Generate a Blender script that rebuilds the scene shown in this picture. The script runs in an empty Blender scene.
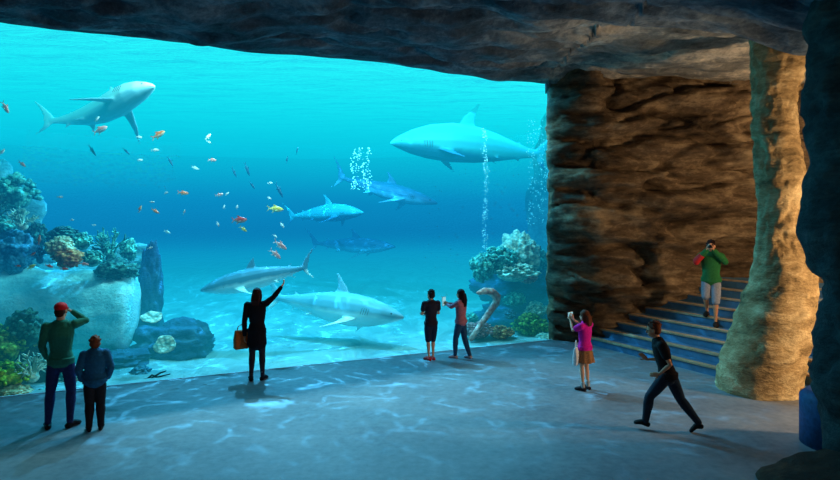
import bpy, bmesh, math, random
from mathutils import Vector, Matrix, noise as N
R = math.radians
rnd = random.Random(7)
sc = bpy.context.scene
col = sc.collection
F = 600.0; CX = 420.0; HY = 216.0; CH = 3.0

# ------------------------------------------------------------------ place helpers
def P(px, py, d):
    """point at depth d that projects at (px, py)"""
    return Vector(((px-CX)*d/F, d, CH+(HY-py)*d/F))
G0 = Vector((-6.94, 9.94)); G1 = Vector((3.1, 14.5)); GD = (G1-G0).normalized(); GN = Vector((-GD.y, GD.x))
def gy(x): return G0.y + (x-G0.x)*(G1.y-G0.y)/(G1.x-G0.x)
def gd(px):
    r = (px-CX)/F
    t = (6.94+9.94*r)/(10.04-4.56*r)
    return 9.94+4.56*t
def Q(px, py, e): return P(px, py, gd(px)+e)

# ------------------------------------------------------------------ materials
def lin(c):
    return tuple((v/12.92 if v <= .04045 else ((v+.055)/1.055)**2.4) for v in (x/255 for x in c))+(1,)
class NT:
    def __init__(s, name):
        s.m = bpy.data.materials.new(name); s.m.use_nodes = True; s.t = s.m.node_tree; s.t.nodes.clear()
        s.out = s.n('ShaderNodeOutputMaterial')
    def n(s, k, **kw):
        nd = s.t.nodes.new(k)
        for a, b in kw.items(): setattr(nd, a, b)
        return nd
    def l(s, a, b): s.t.links.new(a, b)
    def coords(s, scale=(1,1,1), kind='Object'):
        tc = s.n('ShaderNodeTexCoord'); mp = s.n('ShaderNodeMapping'); mp.inputs['Scale'].default_value = scale
        s.l(tc.outputs[kind], mp.inputs['Vector']); return mp.outputs['Vector']
    def noise(s, v, scale, detail=4, rough=.55, dist=0):
        nd = s.n('ShaderNodeTexNoise'); nd.inputs['Scale'].default_value = scale; nd.inputs['Detail'].default_value = detail
        nd.inputs['Roughness'].default_value = rough; nd.inputs['Distortion'].default_value = dist
        if v is not None: s.l(v, nd.inputs['Vector'])
        return nd.outputs['Fac']
    def ramp(s, f, stops, interp='LINEAR'):
        r = s.n('ShaderNodeValToRGB'); cr = r.color_ramp; cr.interpolation = interp
        while len(cr.elements) < len(stops): cr.elements.new(.5)
        for e, (p, c) in zip(cr.elements, stops): e.position = p; e.color = c
        s.l(f, r.inputs['Fac']); return r.outputs['Color']
    def math(s, op, a, b=None, c=None, clamp=False):
        m = s.n('ShaderNodeMath', operation=op, use_clamp=clamp)
        for i, v in enumerate((a, b, c)):
            if v is None: continue
            if isinstance(v, (int, float)): m.inputs[i].default_value = v
            else: s.l(v, m.inputs[i])
        return m.outputs[0]
    def bump(s, h, strength=.5, dist=.05, prev=None):
        b = s.n('ShaderNodeBump'); b.inputs['Strength'].default_value = strength; b.inputs['Distance'].default_value = dist
        s.l(h, b.inputs['Height'])
        if prev is not None: s.l(prev, b.inputs['Normal'])
        return b.outputs['Normal']
    def bsdf(s, color, rough=.7, normal=None, spec=.3, metal=0):
        p = s.n('ShaderNodeBsdfPrincipled')
        if isinstance(color, tuple): p.inputs['Base Color'].default_value = color
        else: s.l(color, p.inputs['Base Color'])
        p.inputs['Roughness'].default_value = rough; p.inputs['Specular IOR Level'].default_value = spec
        p.inputs['Metallic'].default_value = metal
        if normal is not None: s.l(normal, p.inputs['Normal'])
        s.l(p.outputs[0], s.out.inputs['Surface']); return p

def mul(c, k): return tuple(min(1, v*k) for v in c[:3])+(1,)
def m_plain(name, rgb, rough=.75, var=.35, scale=18, bump=.25, spec=.25):
    t = NT(name); c = lin(rgb); v = t.coords()
    f = t.noise(v, scale, 4)
    t.bsdf(t.ramp(f, [(.3, mul(c, 1-var)), (.7, mul(c, 1+var))]), rough, t.bump(f, bump, .01), spec); return t.m
def m_rock(name, dark, mid, light, zs=3.0, scale=.9, bump=.8, bd=.12):
    t = NT(name)
    v = t.coords((1, 1, zs)); f1 = t.noise(v, scale, 8, .62, .6)
    v2 = t.coords((.7, .7, zs*1.6)); f2 = t.noise(v2, scale*3.2, 8, .65, .3)
    f3 = t.noise(t.coords((1,1,1.6)), scale*14, 6, .6)
    s = t.math('ADD', t.math('MULTIPLY', f1, .5), t.math('ADD', t.math('MULTIPLY', f2, .35), t.math('MULTIPLY', f3, .15)))
    colr = t.ramp(s, [(.36, lin(dark)), (.5, lin(mid)), (.64, lin(light))])
    nrm = t.bump(s, bump, bd, t.bump(f3, .5, .02))
    t.bsdf(colr, .85, nrm, .25); return t.m
MR = {}
MR['wall'] = m_rock('brown_rock', (24,19,14), (94,76,58), (160,136,106), 1.9, .8, .6, .1)
MR['ceil'] = m_rock('slate_rock', (24,28,32), (84,86,88), (150,146,138), 1.0, .8)
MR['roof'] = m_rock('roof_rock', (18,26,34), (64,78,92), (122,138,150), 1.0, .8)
def paint_lamp_glow(m):  # paints warm lamp light into the roof colour, right side behind the ridge
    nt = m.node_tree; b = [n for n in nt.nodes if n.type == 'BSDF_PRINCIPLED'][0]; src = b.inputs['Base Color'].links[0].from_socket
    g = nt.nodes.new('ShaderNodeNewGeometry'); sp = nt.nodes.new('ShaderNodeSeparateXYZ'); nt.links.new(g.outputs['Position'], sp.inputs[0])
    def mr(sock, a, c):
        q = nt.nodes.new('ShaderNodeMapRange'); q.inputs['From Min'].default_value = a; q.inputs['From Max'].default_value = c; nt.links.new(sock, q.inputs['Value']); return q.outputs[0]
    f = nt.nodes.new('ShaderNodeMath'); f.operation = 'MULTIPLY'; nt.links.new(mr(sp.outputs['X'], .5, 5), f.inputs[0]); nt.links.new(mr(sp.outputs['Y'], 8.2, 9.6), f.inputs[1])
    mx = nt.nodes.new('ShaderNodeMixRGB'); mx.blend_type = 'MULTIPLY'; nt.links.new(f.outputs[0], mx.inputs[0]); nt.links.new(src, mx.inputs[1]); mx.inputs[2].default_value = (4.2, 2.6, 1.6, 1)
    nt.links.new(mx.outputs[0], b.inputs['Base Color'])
paint_lamp_glow(MR['roof'])
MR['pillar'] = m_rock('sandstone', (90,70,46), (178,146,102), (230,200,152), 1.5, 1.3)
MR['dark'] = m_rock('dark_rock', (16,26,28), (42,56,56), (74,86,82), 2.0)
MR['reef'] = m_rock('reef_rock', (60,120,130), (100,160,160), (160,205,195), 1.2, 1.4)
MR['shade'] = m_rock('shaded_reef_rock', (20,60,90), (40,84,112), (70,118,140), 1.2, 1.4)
MR['tankwall'] = m_rock('tank_rock', (70,120,130), (110,160,165), (160,205,205), 1.5, .5)
MR['fallen'] = m_rock('pale_stone', (90,180,190), (160,228,228), (220,255,250), .7, .9, .9, .12)

def m_floor():
    t = NT('polished_concrete'); v = t.coords()
    f = t.noise(v, .7, 6, .6); g = t.noise(v, 9, 6, .6)
    s = t.math('ADD', t.math('MULTIPLY', f, .6), t.math('MULTIPLY', g, .4))
    c = t.ramp(s, [(.35, lin((96,99,106))), (.65, lin((140,140,142)))])
    p = t.bsdf(c, .55, t.bump(t.noise(v, 5, 5), .25, .03), .35); return t.m
M_FLOOR = m_floor()
def m_sand():
    t = NT('tank_sand'); v = t.coords((1, .45, 1)); f = t.noise(v, 1.1, 6, .6, 1.0); g = t.noise(v, 12, 3)
    c = t.ramp(f, [(.3, lin((96,138,146))), (.7, lin((160,190,188)))])
    t.bsdf(c, .9, t.bump(t.math('ADD', f, t.math('MULTIPLY', g, .15)), .6, .15), .1); return t.m
M_SAND = m_sand()
def m_glass():
    t = NT('window_glass'); tr = t.n('ShaderNodeBsdfTransparent'); tr.inputs[0].default_value = (.97, 1, 1, 1)
    gl = t.n('ShaderNodeBsdfGlossy'); gl.inputs['Roughness'].default_value = .03; gl.inputs['Color'].default_value = (1,1,1,1)
    fr = t.n('ShaderNodeFresnel'); fr.inputs['IOR'].default_value = 1.06
    mx = t.n('ShaderNodeMixShader'); t.l(fr.outputs[0], mx.inputs[0]); t.l(tr.outputs[0], mx.inputs[1]); t.l(gl.outputs[0], mx.inputs[2])
    t.l(mx.outputs[0], t.out.inputs['Surface']); return t.m
def m_surface():
    # the underside of the water: its own glow stands in for sky light, rippled
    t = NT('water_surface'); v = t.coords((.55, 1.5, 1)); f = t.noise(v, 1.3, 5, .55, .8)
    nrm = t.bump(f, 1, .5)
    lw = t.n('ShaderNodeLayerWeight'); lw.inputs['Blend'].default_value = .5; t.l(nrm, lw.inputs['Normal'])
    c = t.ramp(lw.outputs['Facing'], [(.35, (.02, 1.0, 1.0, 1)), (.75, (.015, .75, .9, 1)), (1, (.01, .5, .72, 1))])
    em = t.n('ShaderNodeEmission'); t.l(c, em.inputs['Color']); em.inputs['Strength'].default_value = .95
    tr = t.n('ShaderNodeBsdfTransparent'); tr.inputs[0].default_value = (.9, .97, 1, 1)
    ad = t.n('ShaderNodeAddShader'); t.l(em.outputs[0], ad.inputs[0]); t.l(tr.outputs[0], ad.inputs[1])
    t.l(ad.outputs[0], t.out.inputs['Surface']); return t.m
def m_water():
    t = NT('sea_water')
    g = t.n('ShaderNodeNewGeometry'); sp = t.n('ShaderNodeSeparateXYZ'); t.l(g.outputs['Position'], sp.inputs[0])
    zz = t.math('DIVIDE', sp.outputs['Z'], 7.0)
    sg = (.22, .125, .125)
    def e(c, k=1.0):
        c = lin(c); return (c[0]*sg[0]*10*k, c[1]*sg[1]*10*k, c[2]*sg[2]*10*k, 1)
    c = t.ramp(zz, [(.0, e((20,196,224), 1.05)), (.17, e((14,178,216), 1.05)), (.34, e((8,130,190), .95)), (.5, e((8,142,198))), (.68, e((8,186,220))), (.88, e((6,222,238), 1.0))])  # glow painted by height, in place of light scattered in the water
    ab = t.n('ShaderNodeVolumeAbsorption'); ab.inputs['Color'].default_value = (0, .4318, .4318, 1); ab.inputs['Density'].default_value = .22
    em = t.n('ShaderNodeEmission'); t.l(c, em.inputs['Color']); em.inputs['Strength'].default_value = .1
    ad = t.n('ShaderNodeAddShader'); t.l(ab.outputs[0], ad.inputs[0]); t.l(em.outputs[0], ad.inputs[1])
    t.l(ad.outputs[0], t.out.inputs['Volume']); return t.m

# ------------------------------------------------------------------ mesh helpers
def link(name, me, mat=None, parent=None, smooth=True):
    o = bpy.data.objects.new(name, me); col.objects.link(o)
    if mat is not None: me.materials.clear(); me.materials.append(mat)
    if parent is not None: o.parent = parent
    if smooth: me.polygons.foreach_set('use_smooth', [True]*len(me.polygons))
    me.update(); return o
def from_bm(name, bm, mat=None, parent=None, smooth=True):
    bmesh.ops.recalc_face_normals(bm, faces=bm.faces)
    me = bpy.data.meshes.new(name); bm.to_mesh(me); bm.free()
    return link(name, me, mat, parent, smooth)
def tag(o, label, cat, group=None, kind=None):
    o['label'] = label; o['category'] = cat
    if group: o['group'] = group
    if kind: o['kind'] = kind
    return o
def struct(o): o['kind'] = 'structure'; return o
def bake(bm, voxel, smooth=2, origin=None):
    """union everything in bm into one continuous skin"""
    bmesh.ops.recalc_face_normals(bm, faces=bm.faces)
    me = bpy.data.meshes.new('tmp'); bm.to_mesh(me); bm.free()
    o = bpy.data.objects.new('tmp', me); col.objects.link(o)
    m = o.modifiers.new('r', 'REMESH'); m.mode = 'VOXEL'; m.voxel_size = voxel
    if smooth:
        s = o.modifiers.new('s', 'SMOOTH'); s.factor = .5; s.iterations = smooth
    dg = bpy.context.evaluated_depsgraph_get(); ev = o.evaluated_get(dg)
    out = bpy.data.meshes.new_from_object(ev)
    bpy.data.objects.remove(o); bpy.data.meshes.remove(me)
    return out
def ring_loft(bm, rings, closed=True, cap=True):
    vs = [[bm.verts.new(p) for p in r] for r in rings]
    for a, b in zip(vs, vs[1:]):
        n = len(a)
        for i in range(n if closed else n-1):
            j = (i+1) % n
            bm.faces.new((a[i], a[j], b[j], b[i]))
    if cap and closed:
        bm.faces.new(vs[0][::-1]); bm.faces.new(vs[-1])
    return vs
def tube(bm, pts, rad, seg=10, side=Vector((1,0,0)), round_ends=True):
    """tapered tube; rad entries: r or (r_side, r_other)"""
    pts = [Vector(p) for p in pts]
    rad = [r if isinstance(r, tuple) else (r, r) for r in rad]
    if round_ends:
        d0 = (pts[0]-pts[1]).normalized(); d1 = (pts[-1]-pts[-2]).normalized()
        m0, m1 = min(rad[0]), min(rad[-1])
        pts = [pts[0]+d0*m0*.85, pts[0]+d0*m0*.5]+pts+[pts[-1]+d1*m1*.5, pts[-1]+d1*m1*.85]
        rad = [tuple(v*.45 for v in rad[0]), tuple(v*.85 for v in rad[0])]+rad+[tuple(v*.85 for v in rad[-1]), tuple(v*.45 for v in rad[-1])]
    rings = []
    for i, p in enumerate(pts):
        t = (pts[min(i+1, len(pts)-1)]-pts[max(i-1, 0)]).normalized()
        s = side-t*side.dot(t)
        if s.length < .2: s = Vector((0,1,0))-t*t.y
        if s.length < .2: s = Vector((0,0,1))-t*t.z
        s.normalize(); u = t.cross(s)
        rings.append([p+s*math.cos(a)*rad[i][0]+u*math.sin(a)*rad[i][1] for a in (2*math.pi*k/seg for k in range(seg))])
    ring_loft(bm, rings)
def ell(bm, c, r, rot=None, sub=2):
    m = Matrix.Translation(Vector(c))
    if rot is not None: m = m @ rot
    m = m @ Matrix.Diagonal((r[0], r[1], r[2], 1))
    bmesh.ops.create_icosphere(bm, subdivisions=sub, radius=1, matrix=m)
def box(bm, c, s, rot=None, bevel=0):
    m = Matrix.Translation(Vector(c))
    if rot is not None: m = m @ rot
    r = bmesh.ops.create_cube(bm, size=1, matrix=m @ Matrix.Diagonal((s[0], s[1], s[2], 1)))
    if bevel:
        es = list({e for v in r['verts'] for e in v.link_edges})
        bmesh.ops.bevel(bm, geom=es, offset=bevel, segments=2, affect='EDGES')
def fbm(x, y, z=0, o=4): return N.fractal(Vector((x, y, z)), 1.0, 2.0, o)
def rock_d(s, z, k=1.0, seed=0):
    """layered rock relief"""
    w = .25*fbm(s*.4, z*.5, seed)
    n1 = fbm(s*.3+seed, (z+w)*1.25, 3.1+seed, 3)
    n2 = fbm(s*.9, (z+w)*3.2, 9.7+seed, 4)
    n3 = fbm(s*3.5, z*8, 5.5+seed, 3)
    cr = max(0, 1-abs(n1)*9)
    c2 = max(0, 1-abs(fbm(s*.35+7, (z+w)*2.1, 1.3+seed, 2))*11)
    st = abs(((z+w*1.3)*1.55) % 1-.5)*2
    return k*(.34*n1+.2*n2+.05*n3-.34*cr-.16*c2+.12*st)

# ------------------------------------------------------------------ the room
def grid(name, nu, nv, fn, mat, flip=False, smooth=True):
    bm = bmesh.new(); vs = [[bm.verts.new(fn(u/nu, v/nv)) for v in range(nv+1)] for u in range(nu+1)]
    for u in range(nu):
        for v in range(nv):
            q = (vs[u][v], vs[u+1][v], vs[u+1][v+1], vs[u][v+1])
            bm.faces.new(q[::-1] if flip else q)
    me = bpy.data.meshes.new(name); bm.to_mesh(me); bm.free()
    return link(name, me, mat, None, smooth)

def poly_at(pts, u):
    L = [0]
    for a, b in zip(pts, pts[1:]): L.append(L[-1]+(Vector(b)-Vector(a)).length)
    s = u*L[-1]
    for i in range(len(pts)-1):
        if s <= L[i+1]+1e-9:
            t = (s-L[i])/(L[i+1]-L[i]); a, b = Vector(pts[i]), Vector(pts[i+1])
            return a.lerp(b, t), (b-a).normalized(), s
WP = [(3.5,15.9),(3.14,14.75),(3.2,14.45),(3.6,14.25),(4.1,14.05),(6,14.15),(8,14.3),(9.6,14.2),(10.8,13.2),(11.2,11.5),(11.2,4),(11.2,-4)]
def wall_fn(u, v):
    p, t, s = poly_at(WP, u)
    z = -.05+6.75*v
    n = Vector((t.y, -t.x))
    d = rock_d(s, z, 1.0, 2)
    e = min(1, max(0.0, (s-1.2)/.8)); d *= .12+.88*e
    if 1.8 < s < 8: d += .22*math.exp(-((z-1.15)/.3)**2)*min(1, (s-1.8)) - .18*math.exp(-((z-.55)/.3)**2)*min(1, (s-1.8))
    p = p + n*d
    return Vector((p.x, p.y, z))
wall = struct(grid('wall_back', 330, 120, wall_fn, MR['wall']))
def wl(u, v):
    s = u*14.5; z = -.05+6.75*v; y = 9.2-s
    d = rock_d(s, z, 1, 8)*min(1, s/.8)
    return Vector((-9.0+d+.1, y+.0, z))
struct(grid('wall_left', 90, 60, wl, MR['ceil']))

def floor_fn(u, v):
    x = -9.4+u*21; y = -5+v*(min(gy(x), gy(3.1)+(1.2 if x > 3.1 else 0))+5-.0)
    return Vector((x, y, 0))
struct(grid('floor', 60, 40, floor_fn, M_FLOOR))

# ceiling: hangs to the glass top, with a low dark ridge nearer the viewer on the right
def sstep(a, b, x):
    t = min(1, max(0, (x-a)/(b-a))); return t*t*(3-2*t)
def ceil_z(x, y):
    z = 6.2+.09*fbm(x*.55, 3.3, 2.2, 3)
    z += (.30-.15*sstep(2, 5, x))*fbm(x*.25, y*.55, 1.7, 5)*sstep(0, 1.2, gy(x)-y if x < 3.1 else 2)
    z += .10*fbm(x*.8, y*2.4, 4.4, 4)*(sstep(0, .5, gy(x)-y) if x < 3.1 else 1)
    cr = fbm(x*.2, y*.9, 8.8, 3)
    z += .16*max(0, 1-abs(cr)*8)*sstep(.2, 1, gy(x)-y if x < 3.1 else 2)
    # ridge
    ry = 8.9-.05*x+.25*math.sin(x*.9)
    dep = .66*sstep(.6, 4.8, x)+.3*sstep(4.0, 5.6, x)
    k = math.exp(-((y-ry)/.75)**2) if y > ry else 1.0*math.exp(-((y-ry)/5)**2)
    z -= dep*k
    z += .25*sstep(4, 8, x)*sstep(9.5, 12, y)*0
    if x > 3.1: z += .0
    return z
def ceil_fn(u, v):
    x = -9.4+u*21
    ye = gy(x) if x < 3.1 else 14.9
    if v > .97:
        k = (v-.97)/.03
        y = ye+ .06; return Vector((x, y, ceil_z(x, ye)+k*1.6))
    y = -5+(v/.97)**.8*(ye+5)
    return Vector((x, y, ceil_z(x, y)))
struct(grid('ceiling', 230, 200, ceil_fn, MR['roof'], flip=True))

# near rock buttress at the right edge
def ang(px): return math.atan((px-CX)/F)
def column_rings(bm, prof, D, phi0=None, R0=None, seg=72, nz=110, rough=.1, seed=0, zx=1.0):
    prof = sorted(prof)
    def at(y):
        for a, b in zip(prof, prof[1:]):
            if y <= b[0]:
                t = (y-a[0])/(b[0]-a[0]); t = t*t*(3-2*t)
                return tuple(p+(q-p)*t for p, q in zip(a[1:], b[1:]))
        return prof[-1][1:]
    rings = []
    for k in range(nz+1):
        y = prof[-1][0]+(prof[0][0]-prof[-1][0])*k/nz
        l, r = at(y); z = CH+(HY-y)*D/F
        tl, tr = ang(l), ang(r); ph = (tl+tr)/2; Dc = D/math.cos(ph) ; rr = Dc*math.sin((tr-tl)/2)
        c = Vector((Dc*math.sin(ph), Dc*math.cos(ph), z)); ring = []
        for i in range(seg):
            a = 2*math.pi*i/seg; ca, sa = math.cos(a), math.sin(a)
            d = rough*(.9*fbm(ca*1.1+seed, sa*1.1, z*1.5, 4)+.5*fbm(ca*3+seed, sa*3, z*5, 3))
            cr = fbm(ca*.6+seed, sa*.6, z*2.6+seed, 2); d -= rough*.8*max(0, 1-abs(cr)*8)
            q = rr+d; ring.append((c.x+ca*q, c.y+sa*q*zx, z))
        rings.append(ring)
    ring_loft(bm, rings)
bm = bmesh.new()
PR = [(a, b, c+(4 if a < 250 else 9)) for a, b, c in [(22,748,803),(57,750,802),(80,751,800),(100,750,797),(120,751,796),(140,753,798),(160,754,801),(180,755,803),(200,756,802),(220,756,797),(240,755,800),(260,753,807),(280,750,812),(300,742,812),(320,733,811),(340,725,806),(360,719,801),(380,716,797),(393,717,796)]]
column_rings(bm, PR, 10.3, rough=.055, seed=3, zx=.9)
tag(from_bm('rock_pillar', bm, MR['pillar']), 'wavy sandstone rock pillar lit warm from one side, standing at the foot of the stairs', 'pillar')
bm = bmesh.new()
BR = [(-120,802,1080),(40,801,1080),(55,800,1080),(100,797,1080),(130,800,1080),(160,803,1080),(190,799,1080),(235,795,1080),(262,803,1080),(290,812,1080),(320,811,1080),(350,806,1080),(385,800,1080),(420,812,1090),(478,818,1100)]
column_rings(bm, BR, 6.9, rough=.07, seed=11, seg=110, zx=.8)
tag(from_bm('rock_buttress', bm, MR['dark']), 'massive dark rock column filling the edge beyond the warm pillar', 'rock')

# staircase
ST = Vector((4.05, 13.85)); SU = Vector((.485, -.875)).normalized(); SV = Vector((-SU.y, SU.x))
mB = m_plain('blue_stair_paint', (74,112,142), .6, .18, 6, .2)
mT = m_plain('worn_stair_nosing', (170,142,112), .7, .2, 10, .2)
stairs = bpy.data.objects.new('staircase', None); col.objects.link(stairs); stairs.location = (ST.x, ST.y, 0)
tag(stairs, 'broad blue stone staircase with pale step edges climbing behind the pillar', 'stairs')
rise = .17
for k in range(9):
    bm = bmesh.new()
    a = ST+Vector((.38*k, 0))
    def pt(s, w, z):
        q = a+SU*s+SV*w-ST; return Vector((q.x, q.y, z))
    dep = .333*(9-k)+.9
    z0, z1 = 0, rise*(k+1)-.004
    L0, L1 = -.45, 4.6
    vs = [bm.verts.new(pt(*q)) for q in ((L0,0,z0),(L1,0,z0),(L1,dep if k==8 else .36,z0),(L0,dep if k==8 else .36,z0),(L0,0,z1),(L1,0,z1),(L1,dep if k==8 else .36,z1),(L0,dep if k==8 else .36,z1))]
    for f in ((0,1,5,4),(1,2,6,5),(2,3,7,6),(3,0,4,7),(4,5,6,7),(3,2,1,0)): bm.faces.new([vs[i] for i in f])
    st = from_bm('step', bm, mB, stairs, False)
    bm = bmesh.new(); w1 = .13
    vs = [bm.verts.new(pt(*q)) for q in ((L0,-.025,z1-.025),(L1,-.025,z1-.025),(L1,w1,z1-.025),(L0,w1,z1-.025),(L0,-.025,z1+.006),(L1,-.025,z1+.006),(L1,w1,z1+.006),(L0,w1,z1+.006))]
    for f in ((0,1,5,4),(1,2,6,5),(2,3,7,6),(3,0,4,7),(4,5,6,7),(3,2,1,0)): bm.faces.new([vs[i] for i in f])
    t_ = from_bm('nosing', bm, mT, st, False)

# low rocks at the foot of the buttress and the blue curved kerb
def boulder(name, c, r, mat, seed, amp=.25, sub=5, fr=1.1, flat=None, parent=None, rot=None):
    bm = bmesh.new(); bmesh.ops.create_icosphere(bm, subdivisions=sub, radius=1)
    for v in bm.verts:
        n = v.co.normalized(); d = 1+amp*fbm(n.x*fr+seed, n.y*fr, n.z*fr*1.4+seed, 5)
        v.co = Vector((n.x*r[0]*d, n.y*r[1]*d, n.z*r[2]*d))
        if flat is not None: v.co.z = max(v.co.z, flat)
    if rot is not None: bmesh.ops.transform(bm, matrix=rot, verts=bm.verts)
    o = from_bm(name, bm, mat, parent); o.location = c; return o
mBrown = m_rock('brown_dark_rock', (20,12,8), (52,34,22), (84,58,38), 2.0)
tag(boulder('rock_ledge', (5.4,6.3,0), (1.6,1.15,.36), mBrown, 3, .2, flat=-.03), 'low dark brown rock ledge at the foot of the massive dark column', 'rock')
bm = bmesh.new(); rings = []
for k in range(15):
    a = R(100+k*12); rings.append([(5.42+.38*math.cos(a), 7.85+.42*math.sin(a), 0), (5.42+.38*math.cos(a), 7.85+.42*math.sin(a), .62), (5.42+.3*math.cos(a), 7.85+.34*math.sin(a), .7), (5.42+.1*math.cos(a), 7.85+.1*math.sin(a), .7), (5.42+.1*math.cos(a), 7.85+.1*math.sin(a), 0)])
ring_loft(bm, rings)
tag(from_bm('curved_kerb', bm, m_plain('deep_blue_paint', (34,70,112), .6)), 'short blue curved kerb wall tucked against the base of the dark rock column', 'kerb')

# ------------------------------------------------------------------ window and tank
a3 = G0-GD*3.2; b3 = G1+GD*.12
bm = bmesh.new()
vs = [bm.verts.new(q) for q in ((a3.x,a3.y,0),(b3.x,b3.y,0),(b3.x,b3.y,6.5),(a3.x,a3.y,6.5))]; bm.faces.new(vs)
struct(from_bm('window_1', bm, m_glass(), None, False))
# sill strip at the foot of the glass
mTrim = m_plain('sill_stone', (150,170,180), .6, .2, 5, .3)
bm = bmesh.new()
bmesh.ops.create_cube(bm, size=1, matrix=Matrix.Translation(((a3.x+b3.x)/2, (a3.y+b3.y)/2, -.008)) @ Matrix.Rotation(math.atan2(GD.y, GD.x), 4, 'Z') @ Matrix.Diagonal(((b3-a3).length, .05, .03, 1)))
struct(from_bm('trim_1', bm, mTrim, None, False))

def sand_z(x, y):
    t = y-gy(x)
    return -.03+.9*sstep(3, 16, t)+.06*fbm(x*.4, y*.4, 2)*sstep(.3, 2, t)
def sand_fn(u, v):
    x = -24+u*40; y0 = gy(x)+.03; y = y0+v*(40-y0)
    return Vector((x, y, sand_z(x, y)))
s_ = grid('tank_bed', 140, 120, sand_fn, M_SAND); tag(s_, 'pale rippled sand bed of the aquarium', 'sand', kind='structure')
# back and side rock of the tank
TP = [(4.6,14.7),(4.9,17),(6.5,22),(7.5,30),(3,36),(-6,38),(-16,36),(-22,28),(-20,14),(-16,6)]
def tank_wall(u, v):
    p, t, s = poly_at(TP, u); z = -.5+8*v; n = Vector((-t.y, t.x)) * -1
    d = 2.2*fbm(s*.16, z*.35, 6, 5)+.5*fbm(s*.7, z*1.3, 2, 4)
    d *= min(1, s/3)
    p = p-n*abs(d)*-.5
    return Vector((p.x, p.y, z))
struct(grid('wall_tank', 220, 50, tank_wall, MR['tankwall']))
# water body
bm = bmesh.new(); o0 = a3+GN*.03; o1 = b3+GN*.03
fp = [(o0.x,o0.y),(o1.x,o1.y),(5.5,16.5),(9,24),(9,39),(-23,39),(-23,5)]
lo = [bm.verts.new((x, y, -.3)) for x, y in fp]; hi = [bm.verts.new((x, y, 6.75)) for x, y in fp]
bm.faces.new(lo[::-1]); bm.faces.new(hi)
for i in range(len(fp)): j = (i+1) % len(fp); bm.faces.new((lo[i], lo[j], hi[j], hi[i]))
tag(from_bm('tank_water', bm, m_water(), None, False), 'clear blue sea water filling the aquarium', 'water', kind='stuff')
def surf_fn(u, v):
    x = -23+u*31.5; y0 = gy(x)+.12; y = y0+v*(38.5-y0)
    return Vector((x, y, 6.62+.05*fbm(x*.6, y*.9, 3, 3)))
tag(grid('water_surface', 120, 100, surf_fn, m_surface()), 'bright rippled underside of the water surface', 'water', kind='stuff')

# ------------------------------------------------------------------ sharks
def m_shark(name, back, belly, lo=-.35, hi=.3):
    t = NT(name); g = t.n('ShaderNodeTexCoord'); sp = t.n('ShaderNodeSeparateXYZ'); t.l(g.outputs['Object'], sp.inputs[0])
    f = t.noise(t.coords(), 7, 3)
    s = t.math('ADD', t.math('MULTIPLY', sp.outputs['Z'], 12.0), t.math('MULTIPLY', f, .5))
    c = t.ramp(t.math('ADD', s, .35), [(.3, lin(belly)), (.62, lin(back))])
    t.bsdf(c, .5, t.bump(f, .1, .01), .3); return t.m
def foil(bm, base, tip, chord0, chord1, thick, sweep, flat, taper_dir):
    """fin: base/tip leading points, chords run along -x; flat = thickness direction"""
    base = Vector(base); tip = Vector(tip); rings = []
    for k in range(7):
        t = k/6; le = base.lerp(tip, t)+Vector((sweep*math.sin(t*math.pi)*.012, 0, 0)); ch = chord0+(chord1-chord0)*(t**.8); th = thick*(1-t*.72)
        ring = []
        for i in range(10):
            a = 2*math.pi*i/10; cx = -.5+.5*math.cos(a)
            ring.append(le+Vector((cx*ch, 0, 0))+Vector(flat)*math.sin(a)*th*(1 if cx > -.6 else .7))
        rings.append(ring)
    ring_loft(bm, rings)
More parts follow.
